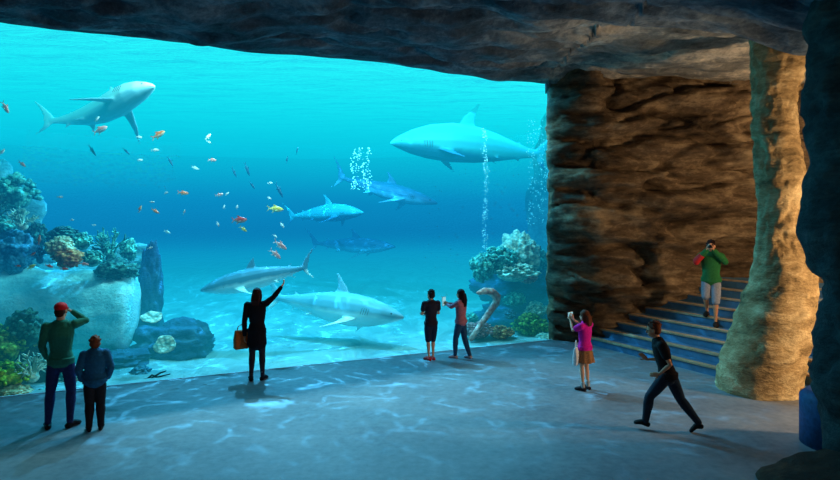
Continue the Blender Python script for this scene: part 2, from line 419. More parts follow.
def shark(label, nose, tail, mat, bend=.04, fat=1.0, roll=0, group=None, vox=.0065, updown=0, fins=None, pec=1.0):
    bm = bmesh.new()
    # body along x, nose at .5, tail root at -.34
    prof = [(.5,.004,.004,0),(.485,.018,.014,.002),(.45,.036,.03,.002),(.38,.058,.056,.0),(.28,.072,.08,-.002),(.15,.078,.093,-.004),(0,.07,.086,-.003),(-.12,.055,.066,0),(-.22,.036,.043,.003),(-.3,.021,.025,.006),(-.355,.013,.019,.01)]
    rings = []
    for x, ry, rz, zc in prof:
        ring = []
        for i in range(16):
            a = 2*math.pi*i/16; s_a = math.sin(a)
            ring.append(Vector((x, math.cos(a)*ry*fat, zc+s_a*rz*fat*(1.0 if s_a > 0 else .85))))
        rings.append(ring)
    ring_loft(bm, rings)
    T = .0085
    foil(bm, (.13,0,.065*fat), (.015,0,.185*fat), .13, .02, T, 1, (0,1,0), 0)      # dorsal
    foil(bm, (-.21,0,.025), (-.26,0,.07), .05, .015, T, 1, (0,1,0), 0)             # second dorsal
    foil(bm, (-.22,0,-.02), (-.265,0,-.06), .045, .015, T, 1, (0,1,0), 0)          # anal
    for s in (1, -1):
        foil(bm, (.24,s*.05*fat,-.035*fat), (.09,s*.235*pec,-.125), .105, .02, T, 1, (0,.35*s,1), 0)
        foil(bm, (-.08,s*.03,-.045), (-.14,s*.08,-.075), .055, .015, T, 1, (0,.35*s,1), 0)
    foil(bm, (-.325,0,.012), (-.475,0,.175), .075, .02, T, 1, (0,1,0), 0)          # caudal upper
    foil(bm, (-.335,0,.008), (-.42,0,-.095), .06, .018, T, 1, (0,1,0), 0)          # caudal lower
    for v in bm.verts:
        k = (.5-v.co.x); v.co.y += bend*math.sin(k*3.6)*k*1.6; v.co.z += updown*math.sin(k*math.pi)
    me = bake(bm, vox, 2)
    nose = Vector(nose); tail = Vector(tail); L = (nose-tail).length/.97
    o = link('shark', me, mat)
    d = (nose-tail).normalized(); y = Vector((0,0,1)).cross(d).normalized(); z = d.cross(y)
    rot = Matrix((d, y, z)).transposed().to_4x4() @ Matrix.Rotation(R(roll), 4, 'X')
    o.matrix_world = Matrix.Translation(nose-d*L*.5) @ rot @ Matrix.Diagonal((L, L, L, 1))
    tag(o, label, 'shark', group)
    for s in (1, -1):
        b = bmesh.new(); ell(b, (.435, s*.036*fat, .012), (.006,.004,.006), sub=2); from_bm('eye', b, M_BLACK, o)
    for s in (1, -1):
        b = bmesh.new()
        for q in range(4):
            x = .31-.014*q; tube(b, [(x, s*.0675*fat+s*.001*q, .018), (x-.004, s*.0722*fat+s*.001*q, -.018)], [.0016, .0016], 5)
        from_bm('gill_slits', b, M_GILL, o)
    return o
M_BLACK = m_plain('black_gloss', (14,14,16), .3, .1, 10, .05, .5)
M_GILL = m_plain('gill_dark', (50,80,90), .6, .1, 10, .1)
mS_white = m_shark('shark_skin_pale', (190,235,235), (120,190,205))  # lit back painted into the skin: whitish on top, bluer belly
mS_grey = m_shark('shark_skin_grey', (70,122,142), (210,235,235))
mS_low = m_shark('shark_skin_soft_grey', (120,176,190), (225,245,245))
mS_dark = m_shark('shark_skin_dark', (44,104,136), (100,165,190))
mS_teal = m_shark('shark_skin_teal', (70,190,200), (36,110,146))  # light from above put into the colour: bright back, dark belly
def px3(px, py, e): return Q(px, py, e)
shark('pale shark gliding nose up just under the surface near the top corner of the glass', P(155,86,12.2), P(36,128,13.4), mS_white, .09, 1.02, -24, None, pec=1.1, updown=.03)
shark('largest shark, broad and blunt, its back catching light just below the surface', P(390,143,17.8), P(556,162,18.2), mS_teal, -.05, 1.35, 6, None, updown=.05)
shark('grey shark in clear profile with raised tail, swimming above the sand by the raised hand', P(200,291,13.6), P(317,266,14.2), mS_grey, .03, 1.12, 8)
shark('long grey shark swimming lowest, close over the bright sand', P(404,318,13.8), P(262,297,15.2), mS_low, .05, 1.15, -14)
shark('slim dark shark facing the big coral rock beneath the largest shark', P(438,204,18.6), P(330,176,19.6), mS_dark, .05, .85, -8, 'distant sharks in the blue water')
shark('hazy shark with a bright back, just under the bubble plume', P(364,213,19), P(284,219,20.2), mS_teal, .05, 1.1, -5, 'distant sharks in the blue water', updown=.03)
shark('faintest shark with tall dorsal fin, deep in the hazy blue over the sand', P(396,247,20.5), P(306,244,21.5), mS_dark, .05, .95, 0, 'distant sharks in the blue water')

# ------------------------------------------------------------------ small fish
def m_fish(name, rgb, rgb2):
    t = NT(name); v = t.coords(); w = t.noise(v, 6, 3)
    g = t.n('ShaderNodeTexCoord'); sp = t.n('ShaderNodeSeparateXYZ'); t.l(g.outputs['Object'], sp.inputs[0])
    c = t.ramp(t.math('ADD', t.math('MULTIPLY', sp.outputs['Z'], 2.5), w), [(.4, lin(rgb2)), (.55, lin(rgb))])
    p = t.bsdf(c, .4, None, .4); return t.m
FM = {'o': m_fish('orange_scales', (255,110,40), (255,190,150)), 'w': m_fish('pale_scales', (235,225,215), (255,250,245)),
      'y': m_fish('yellow_scales', (255,200,70), (255,240,170)), 'p': m_fish('pink_scales', (255,150,140), (255,215,210)),
      'r': m_fish('red_scales', (230,60,40), (255,160,130)), 'd': m_fish('dark_scales', (10,70,100), (20,96,126))}
def fish_mesh(slim):
    bm = bmesh.new(); rings = []
    for x, h in ((.5,.01),(.44,.07),(.32,.13),(.12,.17),(-.08,.14),(-.24,.07),(-.32,.035)):
        rings.append([Vector((x, math.cos(a)*h*.42*slim, math.sin(a)*h*slim)) for a in (2*math.pi*i/12 for i in range(12))])
    ring_loft(bm, rings)
    foil(bm, (-.3,0,.01), (-.44,0,.15*slim), .08, .06, .014, 1, (0,1,0), 0); foil(bm, (-.3,0,-.01), (-.44,0,-.15*slim), .08, .06, .014, 1, (0,1,0), 0)
    foil(bm, (.2,0,.12*slim), (-.06,0,.24*slim), .26, .1, .012, 1, (0,1,0), 0); foil(bm, (.02,0,-.12*slim), (-.12,0,-.22*slim), .14, .06, .012, 1, (0,1,0), 0)
    for s in (1,-1): foil(bm, (.2,s*.05*slim,-.03), (.06,s*.14*slim,-.1), .08, .03, .01, 1, (0,.3,1), 0)
    me = bpy.data.meshes.new('fish'); bmesh.ops.recalc_face_normals(bm, faces=bm.faces); bm.to_mesh(me); bm.free(); return me
fmesh = {}
def fish(px, py, ln, ang_, c, e, label=None, depth_turn=20):
    key = (c,)
    if key not in fmesh:
        me = fish_mesh(.55 if c == 'd' else 1.0); me.materials.append(FM[c]); me.polygons.foreach_set('use_smooth', [True]*len(me.polygons)); fmesh[key] = me
    o = bpy.data.objects.new('fish', fmesh[key]); col.objects.link(o)
    p = Q(px, py, e); L = ln*p.y/F*1.15
    o.location = p; o.scale = (L, L, L)
    o.rotation_euler = (0, -R(ang_), R(rnd.uniform(-depth_turn, depth_turn)))
    words = {'w': 'tiny pale fish drifting in open blue water', 'o': 'small orange fish in open blue water', 'd': 'dark slender fish hanging steeply in the blue water', 'r': 'small red fish close above the reef', 'p': 'pink', 'y': 'yellow'}
    g = {'w': 'tiny pale fish', 'o': 'small orange fish', 'd': 'dark slender fish', 'r': 'small red fish'}.get(c)
    tag(o, label or words[c], 'fish', None if label else g)
big = [(100,130,15,22,'p',1.2,'pink and white fish swimming just below the pale shark'),
 (158,135,15,24,'o',1.6,'orange fish highest of the open water school, beyond the pale shark nose'),
 (5,107,12,-62,'p',1.0,'pink fish diving steeply at the very edge of the glass'),
 (239,220,16,2,'r',1.5,'red and white fish level, above the small yellow one'),
 (243,229,8,-35,'y',1.5,'small yellow fish right under the red and white one'),
 (275,209,15,-4,'y',1.6,'largest yellow fish, above the pair of pink fish'),
 (280,245,15,-30,'p',1.4,'upper of the two pink fish above the raised hand'),
 (275,254,13,-40,'p',1.6,'lower of the two pink fish above the raised hand'),
 (212,160,9,-5,'p',1.4,'pinkish fish above the scattered orange ones'),
 (22,164,8,-35,'p',1.2,'pale pink fish above the upper reef corals'),
 (219,195,9,10,'p',1.8,'pale pink fish between the orange fish and the dark slender ones'),
 (68,253,11,10,'o',.9,'orange fish hovering over the reef clump on the fallen stone'),
 (31,267,9,25,'y',.8,'pale yellow fish resting low over the fallen stone'),
 (84,264,8,-8,'p',.8,'pale fish at the ridge end of the reef clump'),
 (39,240,9,80,'r',1.0,'red fish swimming straight up beside the round coral')]
for q in big: fish(*q)
for q in [(155,150,7,0,'w'),(195,168,7,-20,'w'),(140,160,5,0,'w'),(60,197,5,0,'w'),(166,193,5,20,'w'),(152,202,5,0,'w'),(167,232,7,-20,'w'),(94,225,4,0,'w'),(72,220,4,0,'w'),(184,212,5,60,'w'),(2,152,7,50,'w'),(97,119,6,50,'w'),(139,137,6,-10,'w'),(208,137,7,50,'w'),(209,142,5,-20,'w'),(227,194,4,40,'w'),(224,207,4,80,'w'),(237,207,4,80,'w'),(218,224,5,-70,'w'),(270,183,5,0,'w'),(269,198,5,-20,'w'),(282,225,6,-60,'w'),(275,236,5,-40,'w'),(150,248,5,20,'w')]:
    fish(*q, rnd.uniform(.8, 2.4))
for q in [(183,193,10,-5,'o'),(155,211,8,-30,'o'),(140,209,7,70,'o')]: fish(*q, 1.6)
for q in [(64,269,7,0,'r'),(49,266,7,-20,'r'),(33,254,5,30,'r'),(18,266,5,0,'r')]: fish(*q, .8)
for q in [(92,150,14,-50,'d'),(126,151,9,-45,'d'),(170,161,10,-60,'d'),(234,172,10,-65,'d'),(247,169,13,-70,'d'),(252,185,9,-55,'d'),(279,190,15,-62,'d'),(287,160,7,80,'d'),(297,151,7,80,'d')]: fish(*q, 3)

# ------------------------------------------------------------------ reef
def m_coral(name, dark, light, scale=14):
    t = NT(name); v = t.coords(); vo = t.n('ShaderNodeTexVoronoi'); vo.inputs['Scale'].default_value = scale; t.l(v, vo.inputs['Vector'])
    f = t.noise(v, 5, 5)
    s = t.math('ADD', t.math('MULTIPLY', vo.outputs['Distance'], -.5), f)
    t.bsdf(t.ramp(s, [(.1, lin(dark)), (.5, lin(light))]), .8, t.bump(vo.outputs['Distance'], .6, .04), .2); return t.m
MC = {'teal': m_coral('teal_coral', (30,110,110), (120,215,190)), 'green': m_coral('green_coral', (40,90,40), (150,200,90)),
      'lime': m_coral('lime_coral', (60,110,20), (190,220,60)), 'pale': m_coral('pale_coral', (120,170,160), (232,240,214)),
      'pink': m_coral('pink_coral', (130,80,90), (240,170,160)), 'blue': m_coral('blue_coral', (30,84,110), (90,160,180)),
      'dark': m_coral('dark_coral', (16,60,64), (70,140,124)), 'sand': m_coral('sandy_coral', (130,120,90), (220,220,180)),
      'orange': m_coral('orange_coral', (140,70,40), (240,170,110))}
def coral_lump(r, seed, mat):            # cauliflower
    bm = bmesh.new(); bmesh.ops.create_icosphere(bm, subdivisions=5, radius=1)
    for v in bm.verts:
        n = v.co.normalized(); q = n*2.6+Vector((seed, 0, 0))
        c = N.voronoi(q)[0][0]; c2 = N.voronoi(n*6+Vector((0, seed, 0)))[0][0]
        d = .82+.32*(1-c*1.3)+.12*(1-c2*1.6)+.25*fbm(n.x+seed, n.y, n.z, 3)
        v.co = Vector((n.x*r[0]*d, n.y*r[1]*d, n.z*r[2]*d))
    return from_bm('coral', bm, mat)
def coral_branch(r, seed, mat, n=26, thick=.05):
    rr = random.Random(seed); bm = bmesh.new()
    for i in range(n):
        a = rr.uniform(0, 2*math.pi); el = rr.uniform(.15, 1.45); ln = rr.uniform(.75, 1.05)
        d = Vector((math.cos(a)*math.cos(el), math.sin(a)*math.cos(el), math.sin(el)))
        p0 = Vector((d.x*.1, d.y*.1, -.25)); p1 = d*ln*.55; p2 = d*ln
        tube(bm, [Vector((p.x*r[0], p.y*r[1], p.z*r[2])) for p in (p0, p1, p2)], [thick*1.3*r[0], thick*r[0], thick*.7*r[0]], 6)
        for q in range(4):
            t = rr.uniform(.35, .95); b = p1.lerp(p2, (t-.35)/.6)*1.0; e = b+(d+Vector([rr.uniform(-.9, .9) for _ in range(3)])).normalized()*.28
            tube(bm, [Vector((p.x*r[0], p.y*r[1], p.z*r[2])) for p in (b, e)], [thick*.8*r[0], thick*.55*r[0]], 5)
    ell(bm, (0,0,-.15*r[2]), (r[0]*.35, r[1]*.35, r[2]*.3))
    return from_bm('coral', bm, mat)
def coral_leafy(r, seed, mat, n=130):
    rr = random.Random(seed); bm = bmesh.new()
    for i in range(n):
        a = rr.uniform(0, 2*math.pi); el = rr.uniform(-.1, 1.5); d = Vector((math.cos(a)*math.cos(el), math.sin(a)*math.cos(el), math.sin(el)))
        c = d*rr.uniform(.66, 1.0); s = rr.uniform(.09, .2)
        ell(bm, (c.x*r[0], c.y*r[1], c.z*r[2]), (s*r[0], s*r[1]*.8, s*r[2]*rr.uniform(.6, 1)), Matrix.Rotation(rr.uniform(0, 3), 4, 'Z'), 2)
    for v in bm.verts:
        v.co += Vector((fbm(v.co.x*9, v.co.y*9, v.co.z*9+seed, 2), fbm(v.co.y*9, v.co.z*9, seed, 2), fbm(v.co.z*9, v.co.x*9, seed, 2)))*.06*r[0]
    ell(bm, (0,0,0), (r[0]*.72, r[1]*.72, r[2]*.72))
    return from_bm('coral', bm, mat)
def coral_plate(r, seed, mat):
    bm = bmesh.new(); rings = []
    for rad, z in ((.05,-.5),(.18,-.45),(.2,-.2),(.75,.0),(1,.1),(1.02,.16),(.95,.18),(.5,.08),(.05,.02)):
        rings.append([(math.cos(a)*rad*r[0]*(1+.1*math.sin(3*a+seed)*min(1, rad*1.5)), math.sin(a)*rad*r[1], z*r[2]+.06*r[2]*math.sin(5*a+seed)*rad) for a in (2*math.pi*i/32 for i in range(32))])
    ring_loft(bm, rings); return from_bm('coral', bm, mat)
CF = {'lump': coral_lump, 'branch': coral_branch, 'leafy': coral_leafy, 'plate': coral_plate}
_cs = [0]
def coral(kind, px, py, w, h, e, c, label, tilt=None, group=None):
    p = Q(px, py, e); k = p.y/F; r = (w*.5*k, w*.45*k, h*.5*k); _cs[0] += 1
    o = CF[kind](r, _cs[0]*3+1, MC[c]); o.location = p
    if tilt: o.rotation_euler = tilt
    o.name = {'lump': 'boulder_coral', 'branch': 'branching_coral', 'leafy': 'leaf_coral', 'plate': 'plate_coral'}[kind]
    return tag(o, label, 'coral', group)
def reef_rock(px, py, w, h, e, seed, label, mat='reef', dy=1.0, amp=.45):
    p = Q(px, py, e); k = p.y/F
    o = boulder('reef_rock', p, (w*.5*k, w*.4*k*dy, h*.5*k), MR[mat], seed, amp, 5, 1.6)
    return tag(o, label, 'rock')
# left reef: high slope at the edge of the glass
reef_rock(-30, 250, 120, 190, 3.6, 2, 'blue shadowed reef rock rising behind the corals at the glass edge')
coral('leafy', 14, 196, 46, 42, 2.4, 'teal', 'topmost leafy teal coral on the high reef slope at the glass edge')
coral('branch', -6, 214, 34, 40, 2.0, 'dark', 'dark branching coral left of the round pale coral')
coral('branch', 22, 224, 34, 30, 1.8, 'pale', 'round pale branching coral like a ball, on the reef slope')
coral('lump', 2, 226, 26, 24, 2.2, 'teal', 'small teal lump coral tucked beside the round pale coral')
coral('lump', 8, 250, 46, 44, 2.2, 'blue', 'blue boulder coral under the round pale coral')
coral('leafy', 36, 240, 24, 34, 2.4, 'dark', 'dark leafy coral behind the upright red fish')
# reef clump on the fallen stone
reef_rock(84, 262, 110, 40, 4.0, 5, 'low dark reef rock carrying the coral clump behind the fallen stone')
coral('leafy', 64, 238, 34, 22, 2.2, 'dark', 'dark leafy coral at the back of the reef clump')
coral('lump', 60, 248, 26, 22, 1.5, 'sand', 'sandy pale coral beside the orange fish')
coral('leafy', 82, 243, 22, 20, 1.9, 'teal', 'teal leafy coral in the middle of the reef clump')
coral('lump', 68, 258, 28, 18, 1.4, 'orange', 'small orange tinged coral beneath the orange fish')
coral('branch', 110, 252, 38, 42, 2.2, 'teal', 'tall bushy teal coral at the ridge end of the clump')
coral('lump', 128, 250, 16, 22, 2.4, 'teal', 'small teal coral knob right of the bushy teal coral')
coral('leafy', 92, 260, 24, 20, 1.6, 'teal', 'bright teal coral tuft low between pale fish and bushy coral')
coral('lump', 116, 270, 40, 22, 2.0, 'dark', 'dark brown coral lump along the top of the fallen stone')
coral('branch', 40, 258, 20, 26, 1.6, 'blue', 'blue branching coral behind the fallen stone edge')
# the fallen pale stone drum
bm = bmesh.new(); A = P(-150, 300, 11.8); B = P(130, 311, 12.9); ax = (B-A).normalized(); rings = []
up = (Vector((0,0,1))-ax*ax.z).normalized(); sd = ax.cross(up)
for k in range(61):
    t = k/60; c = A.lerp(B, t); ring = []
    for i in range(64):
        a = 2*math.pi*i/64; r = .84-.02*t
        r += .09*fbm(t*7, math.cos(a)*1.6, math.sin(a)*1.6, 5)-.05*max(0, 1-abs(fbm(t*9, math.cos(a)*1.3+4, math.sin(a)*1.3, 3))*9)+.02*fbm(t*30, math.cos(a)*4, math.sin(a)*4, 3)
        if k == 60: r -= .04
        if abs(math.degrees(a)-62) < 5 and t > .55: r -= .07
        ring.append(c+(up*math.sin(a)+sd*math.cos(a))*r)
    rings.append(ring)
for rr_, q_ in ((.94, .05), (.7, .1), (.3, .12)): rings.append([B+ax*q_+(p-B)*rr_ for p in rings[60]])
ring_loft(bm, rings)
tag(from_bm('fallen_column', bm, MR['fallen']), 'huge pale round stone drum lying on its side behind the man in the red cap', 'stone')
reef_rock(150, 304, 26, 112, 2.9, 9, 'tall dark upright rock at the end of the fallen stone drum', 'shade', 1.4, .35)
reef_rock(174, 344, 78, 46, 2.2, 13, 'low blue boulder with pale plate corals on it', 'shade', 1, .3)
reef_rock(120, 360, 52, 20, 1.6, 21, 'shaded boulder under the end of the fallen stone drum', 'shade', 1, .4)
coral('plate', 152, 318, 20, 18, .9, 'pale', 'small pale plate coral above the oval one', (R(30), 0, R(20)))
coral('plate', 165, 345, 22, 18, .7, 'pale', 'oval pale plate coral tilted toward the glass on the low boulder', (R(52), R(10), R(-10)))
coral('lump', 140, 372, 20, 12, .8, 'blue', 'small blue grey coral low by the dark twig')
# lower left garden close to the glass
reef_rock(8, 372, 92, 84, 1.2, 31, 'dark rock mound under the leafy green corals near the glass', 'dark', .7)
coral('leafy', 26, 332, 40, 44, .9, 'dark', 'tall dark green leafy coral left of the man in the red cap')
coral('leafy', 2, 350, 44, 46, .8, 'green', 'green leafy coral at the very edge of the glass')
coral('leafy', 6, 378, 46, 32, .5, 'lime', 'bright lime green soft coral low at the glass edge')
coral('branch', 32, 374, 40, 40, .5, 'pale', 'pale branching coral beside the knees of the man in the red cap')
coral('lump', 14, 393, 34, 16, .3, 'sand', 'sandy coral lump at the foot of the glass')
coral('branch', 38, 346, 30, 32, 1.0, 'green', 'green branching coral behind the elbow of the man in the red cap')
coral('leafy', 74, 378, 28, 26, .8, 'pale', 'pale leafy coral seen between the man and the small boy')
coral('lump', 46, 394, 22, 12, .35, 'teal', 'little teal coral at the foot of the glass behind the jeans')
# right reef
TB = m_rock('deep_blue_rock', (14,50,80), (30,84,120), (60,130,160), 1.3, 1.2); MR['deep'] = TB
reef_rock(570, 230, 84, 260, 6.2, 41, 'tall hazy rock face inside the tank at the brown wall', 'tankwall', 1, .35)
reef_rock(516, 282, 80, 44, 2.9, 43, 'dark blue rock shelf carrying the big pale coral mass', 'deep', 1.2, .3)
coral('lump', 520, 254, 40, 44, 2.1, 'pale', 'peaked pale green coral crowning the big coral mass')
coral('leafy', 500, 262, 40, 30, 1.9, 'teal', 'teal coral in the middle of the big coral mass')
coral('lump', 482, 268, 24, 28, 1.8, 'teal', 'rounded teal coral at the open water end of the coral mass')
coral('leafy', 514, 274, 50, 22, 1.7, 'pale', 'pale leafy coral along the bottom of the big coral mass')
coral('lump', 538, 262, 22, 32, 2.2, 'teal', 'teal coral next to the brown wall beside the peaked coral')
coral('lump', 528, 277, 18, 14, 1.5, 'pink', 'pinkish coral knob under the big coral mass')
reef_rock(520, 322, 92, 48, 2.4, 47, 'lower blue rock under the shelf near the bright sand', 'deep', 1, .35)
coral('leafy', 536, 312, 26, 20, 1.4, 'pale', 'pale rounded coral beside the brown wall under the shelf')
coral('leafy', 530, 328, 38, 28, 1.1, 'green', 'green leafy coral at the foot of the brown wall')
coral('lump', 510, 314, 12, 9, 1.2, 'blue', 'small bright blue coral below the hooked pink sponge tip')
coral('leafy', 478, 332, 34, 20, 1.1, 'pink', 'pinkish low coral around the foot of the hooked sponge')
coral('leafy', 500, 334, 30, 16, .9, 'orange', 'orange brown low coral between hooked sponge and green coral')
coral('lump', 470, 318, 16, 10, 1.8, 'teal', 'small teal coral left of the hooked pink sponge')
coral('lump', 514, 299, 22, 14, 1.7, 'teal', 'teal coral in the gap under the shelf')
coral('lump', 545, 338, 18, 10, .5, 'pale', 'pale coral pebble at the corner of glass and brown wall')
# hooked sponge
bm = bmesh.new()
pts = [Q(x, y, .75) for x, y in ((471,339),(477,330),(484,320),(491,310),(496,303),(497,297),(492,292),(484,291),(478,293))]
k_ = pts[0].y/F
tube(bm, pts, [2.6*k_, 2.8*k_, 3.0*k_, 3.3*k_, 3.8*k_, 4.4*k_, 4.2*k_, 3.2*k_, 2.0*k_], 14)
for v in bm.verts: v.co += Vector((1,1,1))*.02*fbm(v.co.x*14, v.co.y*14, v.co.z*14, 3)
tag(from_bm('tube_sponge', bm, m_coral('pink_sponge', (200,110,100), (255,205,190), 9)), 'long pink hooked tube sponge leaning up from the low corals', 'sponge')
# twig on the floor line
bm = bmesh.new()
for a, b, c in (((140,380),(154,378),(170,374)), ((150,379),(160,373),(166,371)), ((146,380),(152,375),(158,377))):
    tube(bm, [Q(*a,.35), Q(*b,.35), Q(*c,.35)], [.02,.018,.01], 6)
tag(from_bm('twig', bm, m_plain('dark_wood', (16,30,36))), 'dark branched twig lying at the foot of the glass', 'twig')
# bubbles
mBub = m_plain('bubble_skin', (200,250,250), .2, .05, 10, .05, .6)
def plume(name, label, xs, y0, y1, e, n, r0, seed):
    rr = random.Random(seed); bm = bmesh.new()
    for i in range(n):
        t = rr.random(); px = rr.choice(xs)+rr.gauss(0, 1.3)+math.sin(t*9+seed)*1.2; p = Q(px, y0+(y1-y0)*t, e+rr.uniform(-.2, .2))
        ell(bm, p, (r0*rr.uniform(.4, 1),)*3, sub=1)
    tag(from_bm(name, bm, mBub), label, 'bubbles', kind='stuff')
plume('bubble_plume', 'loose plume of white bubbles hanging in open water above the hazy sharks', (353,358,364,368), 148, 190, 3.5, 200, .022, 1)
plume('bubble_plume', 'thin column of bubbles rising from the big coral mass across the largest shark', (485,486), 128, 262, 2.0, 230, .018, 4)
# bubble spray against the rock corner
plume('bubble_plume', 'patchy foam of bubbles by the tank rock near the brown wall', (530,534,540,543,545), 120, 225, 3.0, 240, .022, 9)

# ------------------------------------------------------------------ people
MP = {}
def mp(n, rgb, rough=.75, var=.18, scale=30): 
    if n not in MP: MP[n] = m_plain(n, rgb, rough, var, scale, .3, .2)
    return MP[n]
SKIN = mp('skin', (214,160,130), .55, .08, 12); SKIN2 = mp('warm_skin', (196,138,106), .55, .08, 12)
LIP = mp('lip', (150,70,66)); 
def V(*a): return Vector(a)
BASE = dict(head=(0,.012,.925), neckb=(0,-.005,.828), chest=(0,0,.73), waist=(0,.003,.61), pelvis=(0,0,.525),
    shL=(-.1,-.005,.808), shR=(.1,-.005,.808), elL=(-.125,-.015,.64), elR=(.125,-.015,.64), wrL=(-.125,.02,.49), wrR=(.125,.02,.49),
    hipL=(-.048,0,.52), hipR=(.048,0,.52), knL=(-.052,.012,.285), knR=(.052,.012,.285), anL=(-.055,-.008,.045), anR=(.055,-.008,.045),
    toL=(-.066,.09,.014), toR=(.066,.09,.014), look=(0,1,0), hdL=None, hdR=None)
def person(label, px, py, d, heading, H, pose, outfit, build=1.0, headk=1.0, skin=None, zbase=None, group=None):
    J = dict(BASE); J.update(pose); skin = skin or SKIN
    J = {k: (V(*v) if v is not None else None) for k, v in J.items()}
    b = build; hk = headk
    def torso(bm, g, z0=0.0, z1=1.0, flare=0.0):
        """g = inflate; parts of the trunk between heights z0..z1 (0 crotch, 1 neck)"""
        C = [(0, J['pelvis']+V(0,0,-.035), .07, .055), (.12, J['pelvis'], .086, .066), (.3, J['pelvis'].lerp(J['waist'], .55), .08, .06), (.45, J['waist'], .07, .052),
             (.62, J['waist'].lerp(J['chest'], .6), .08, .058), (.78, J['chest']+V(0,0,.01), .09, .062), (.9, J['chest'].lerp(J['neckb'], .72), .09, .052), (.96, J['chest'].lerp(J['neckb'], .93), .062, .043), (1, J['neckb']+V(0,0,.012), .034, .034)]
        sd = (J['shR']-J['shL']).normalized()
        sel = [c for c in C if z0 <= c[0] <= z1]
        n = len(sel)
        tube(bm, [c[1] for c in sel], [((c[2]*b+g)*(1+flare*max(0, .45-c[0])), (c[3]*b+g)*(1+flare*max(0, .45-c[0]))) for c in sel], 20, sd)
    def arm(bm, s, g, t1=1.0):
        sh, el, wr = J['sh'+s], J['el'+s], J['wr'+s]
        pts = [sh, sh.lerp(el, .35), el, el.lerp(wr, .3), wr]; rr = [.032*b, .029*b, .022*b, .0225*b, .0145*b]
        k = {1.0: 5, .5: 3, .3: 2}[t1]
        if t1 == .3: pts = [sh, sh.lerp(el, .55)]; rr = rr[:2]
        cn = J['chest'].lerp(J['neckb'], .6)
        tube(bm, [cn.lerp(sh, .3), cn.lerp(sh, .7), sh+V(0,0,-.004)], [.036*b+g, .035*b+g, .029*b+g], 14)
        ell(bm, sh, (.032*b+g,)*3, sub=3); tube(bm, pts[:k], [r+g for r in rr[:k]], 14)
        if k > 2: ell(bm, el, (.0225*b+g,)*3, sub=2)
    def leg(bm, s, g, t1=1.0, foot=False, top=True):
        hp, kn, an = J['hip'+s], J['kn'+s], J['an'+s]
        pts = [hp+V(0,0,.02), hp.lerp(kn, .25), hp.lerp(kn, .65), kn, kn.lerp(an, .28), kn.lerp(an, .7), an]
        rr = [.040*b, .046*b, .040*b, .031*b, .033*b, .023*b, .0185*b]
        k = {1.0: 7, .5: 4, .45: 3}[t1]
        tube(bm, pts[:k], [r+g for r in rr[:k]], 14)
    def foot(bm, s, g, h=0.0):
        an, to = J['an'+s], J['to'+s]; dd = (to-an); dd.z = 0; dd.normalize()
        heel = an-dd*.022; heel.z = to.z+.004 if abs(an.z-.045) < .02 else an.z-.03
        tube(bm, [heel, an.lerp(to, .35)+V(0,0,-.004), an.lerp(to, .75), to], [(.018+g,.017+g), (.021+g,.02+g), (.025+g,.014+g), (.02+g,.011+g)], 12, V(dd.y, -dd.x, 0))
        if h: tube(bm, [an+(J['kn'+s]-an).normalized()*h, an, heel.lerp(an, .4)], [.021+g, .021+g, .02+g], 12)
    def hand(bm, s):
        el, wr = J['el'+s], J['wr'+s]; dd = J['hd'+s] if J['hd'+s] is not None else (wr-el); dd = dd.normalized()
        sx = 1 if s == 'R' else -1
        nr = V(-sx, 0, 0); nr = nr-dd*nr.dot(dd)
        if nr.length < .3: nr = V(0,1,0)-dd*dd.y
        nr.normalize(); w = dd.cross(nr)*sx     # palm normal, across
        m = wr+dd*.03
        tube(bm, [wr, wr+dd*.022, wr+dd*.05], [(.013,.012), (.021,.011), (.022,.009)], 10, w)
        for i, (o, L) in enumerate(((-.016,.038), (-.0055,.044), (.005,.041), (.0155,.032))):
            p0 = wr+dd*.05+w*o; p1 = p0+dd*L*.5+nr*.004; p2 = p0+dd*L*.85+nr*.014; p3 = p0+dd*L*.95+nr*.024
            tube(bm, [p0, p1, p2, p3], [.0056, .0053, .005, .0044], 6)
        th = wr+dd*.018-w*.017
        tube(bm, [th, th+(dd*.5-w*.7).normalized()*.02, th+dd*.03-w*.02+nr*.012], [.0075, .0065, .005], 6)
    # --- body, one continuous skin
    bm = bmesh.new(); torso(bm, -.006)
    hc = J['head']; lk = J['look'].normalized(); upv = (hc-J['neckb']).normalized(); upv = (upv*.4+V(0,0,1)*.6).normalized()
    sdv = lk.cross(upv).normalized(); fw = upv.cross(sdv).normalized()
    HR = Matrix((sdv, fw, upv)).transposed().to_4x4()
    def hp_(x, y, z): return hc+(sdv*x+fw*y+upv*z)*hk
    tube(bm, [J['neckb']+V(0,0,-.01), hp_(0,-.012,-.035)], [.033, .03], 14)
    ell(bm, hp_(0,-.008,.012), (.043*hk, .053*hk, .054*hk), HR, 3)
    ell(bm, hp_(0,.012,-.026), (.034*hk, .038*hk, .04*hk), HR, 3)
    tube(bm, [hp_(0,.044,.008), hp_(0,.056,-.014)], [.006*hk, .0085*hk], 8)
    for s in (1,-1): ell(bm, hp_(s*.044,-.004,-.006), (.006*hk,.01*hk,.016*hk), HR, 2)
    for s in ('L','R'):
        arm(bm, s, -.003); leg(bm, s, -.004); foot(bm, s, -.003); hand(bm, s)
    S = Matrix.Scale(H, 4)
    bmesh.ops.transform(bm, matrix=S, verts=bm.verts)
    body = link('person', bake(bm, .0062, 2), skin)
    base = P(px, py, d); zb = zbase if zbase is not None else 0.0
    body.location = (base.x, base.y, zb); body.rotation_euler = (0, 0, -R(heading))
    tag(body, label, 'person', group)
    def part(name, fn, mat, vox=.007, sm=5, lab=None):
        q = bmesh.new(); fn(q); bmesh.ops.transform(q, matrix=S, verts=q.verts)
        o = link(name, bake(q, vox, sm), mat, body)
        if lab: o['label'] = lab
        return o
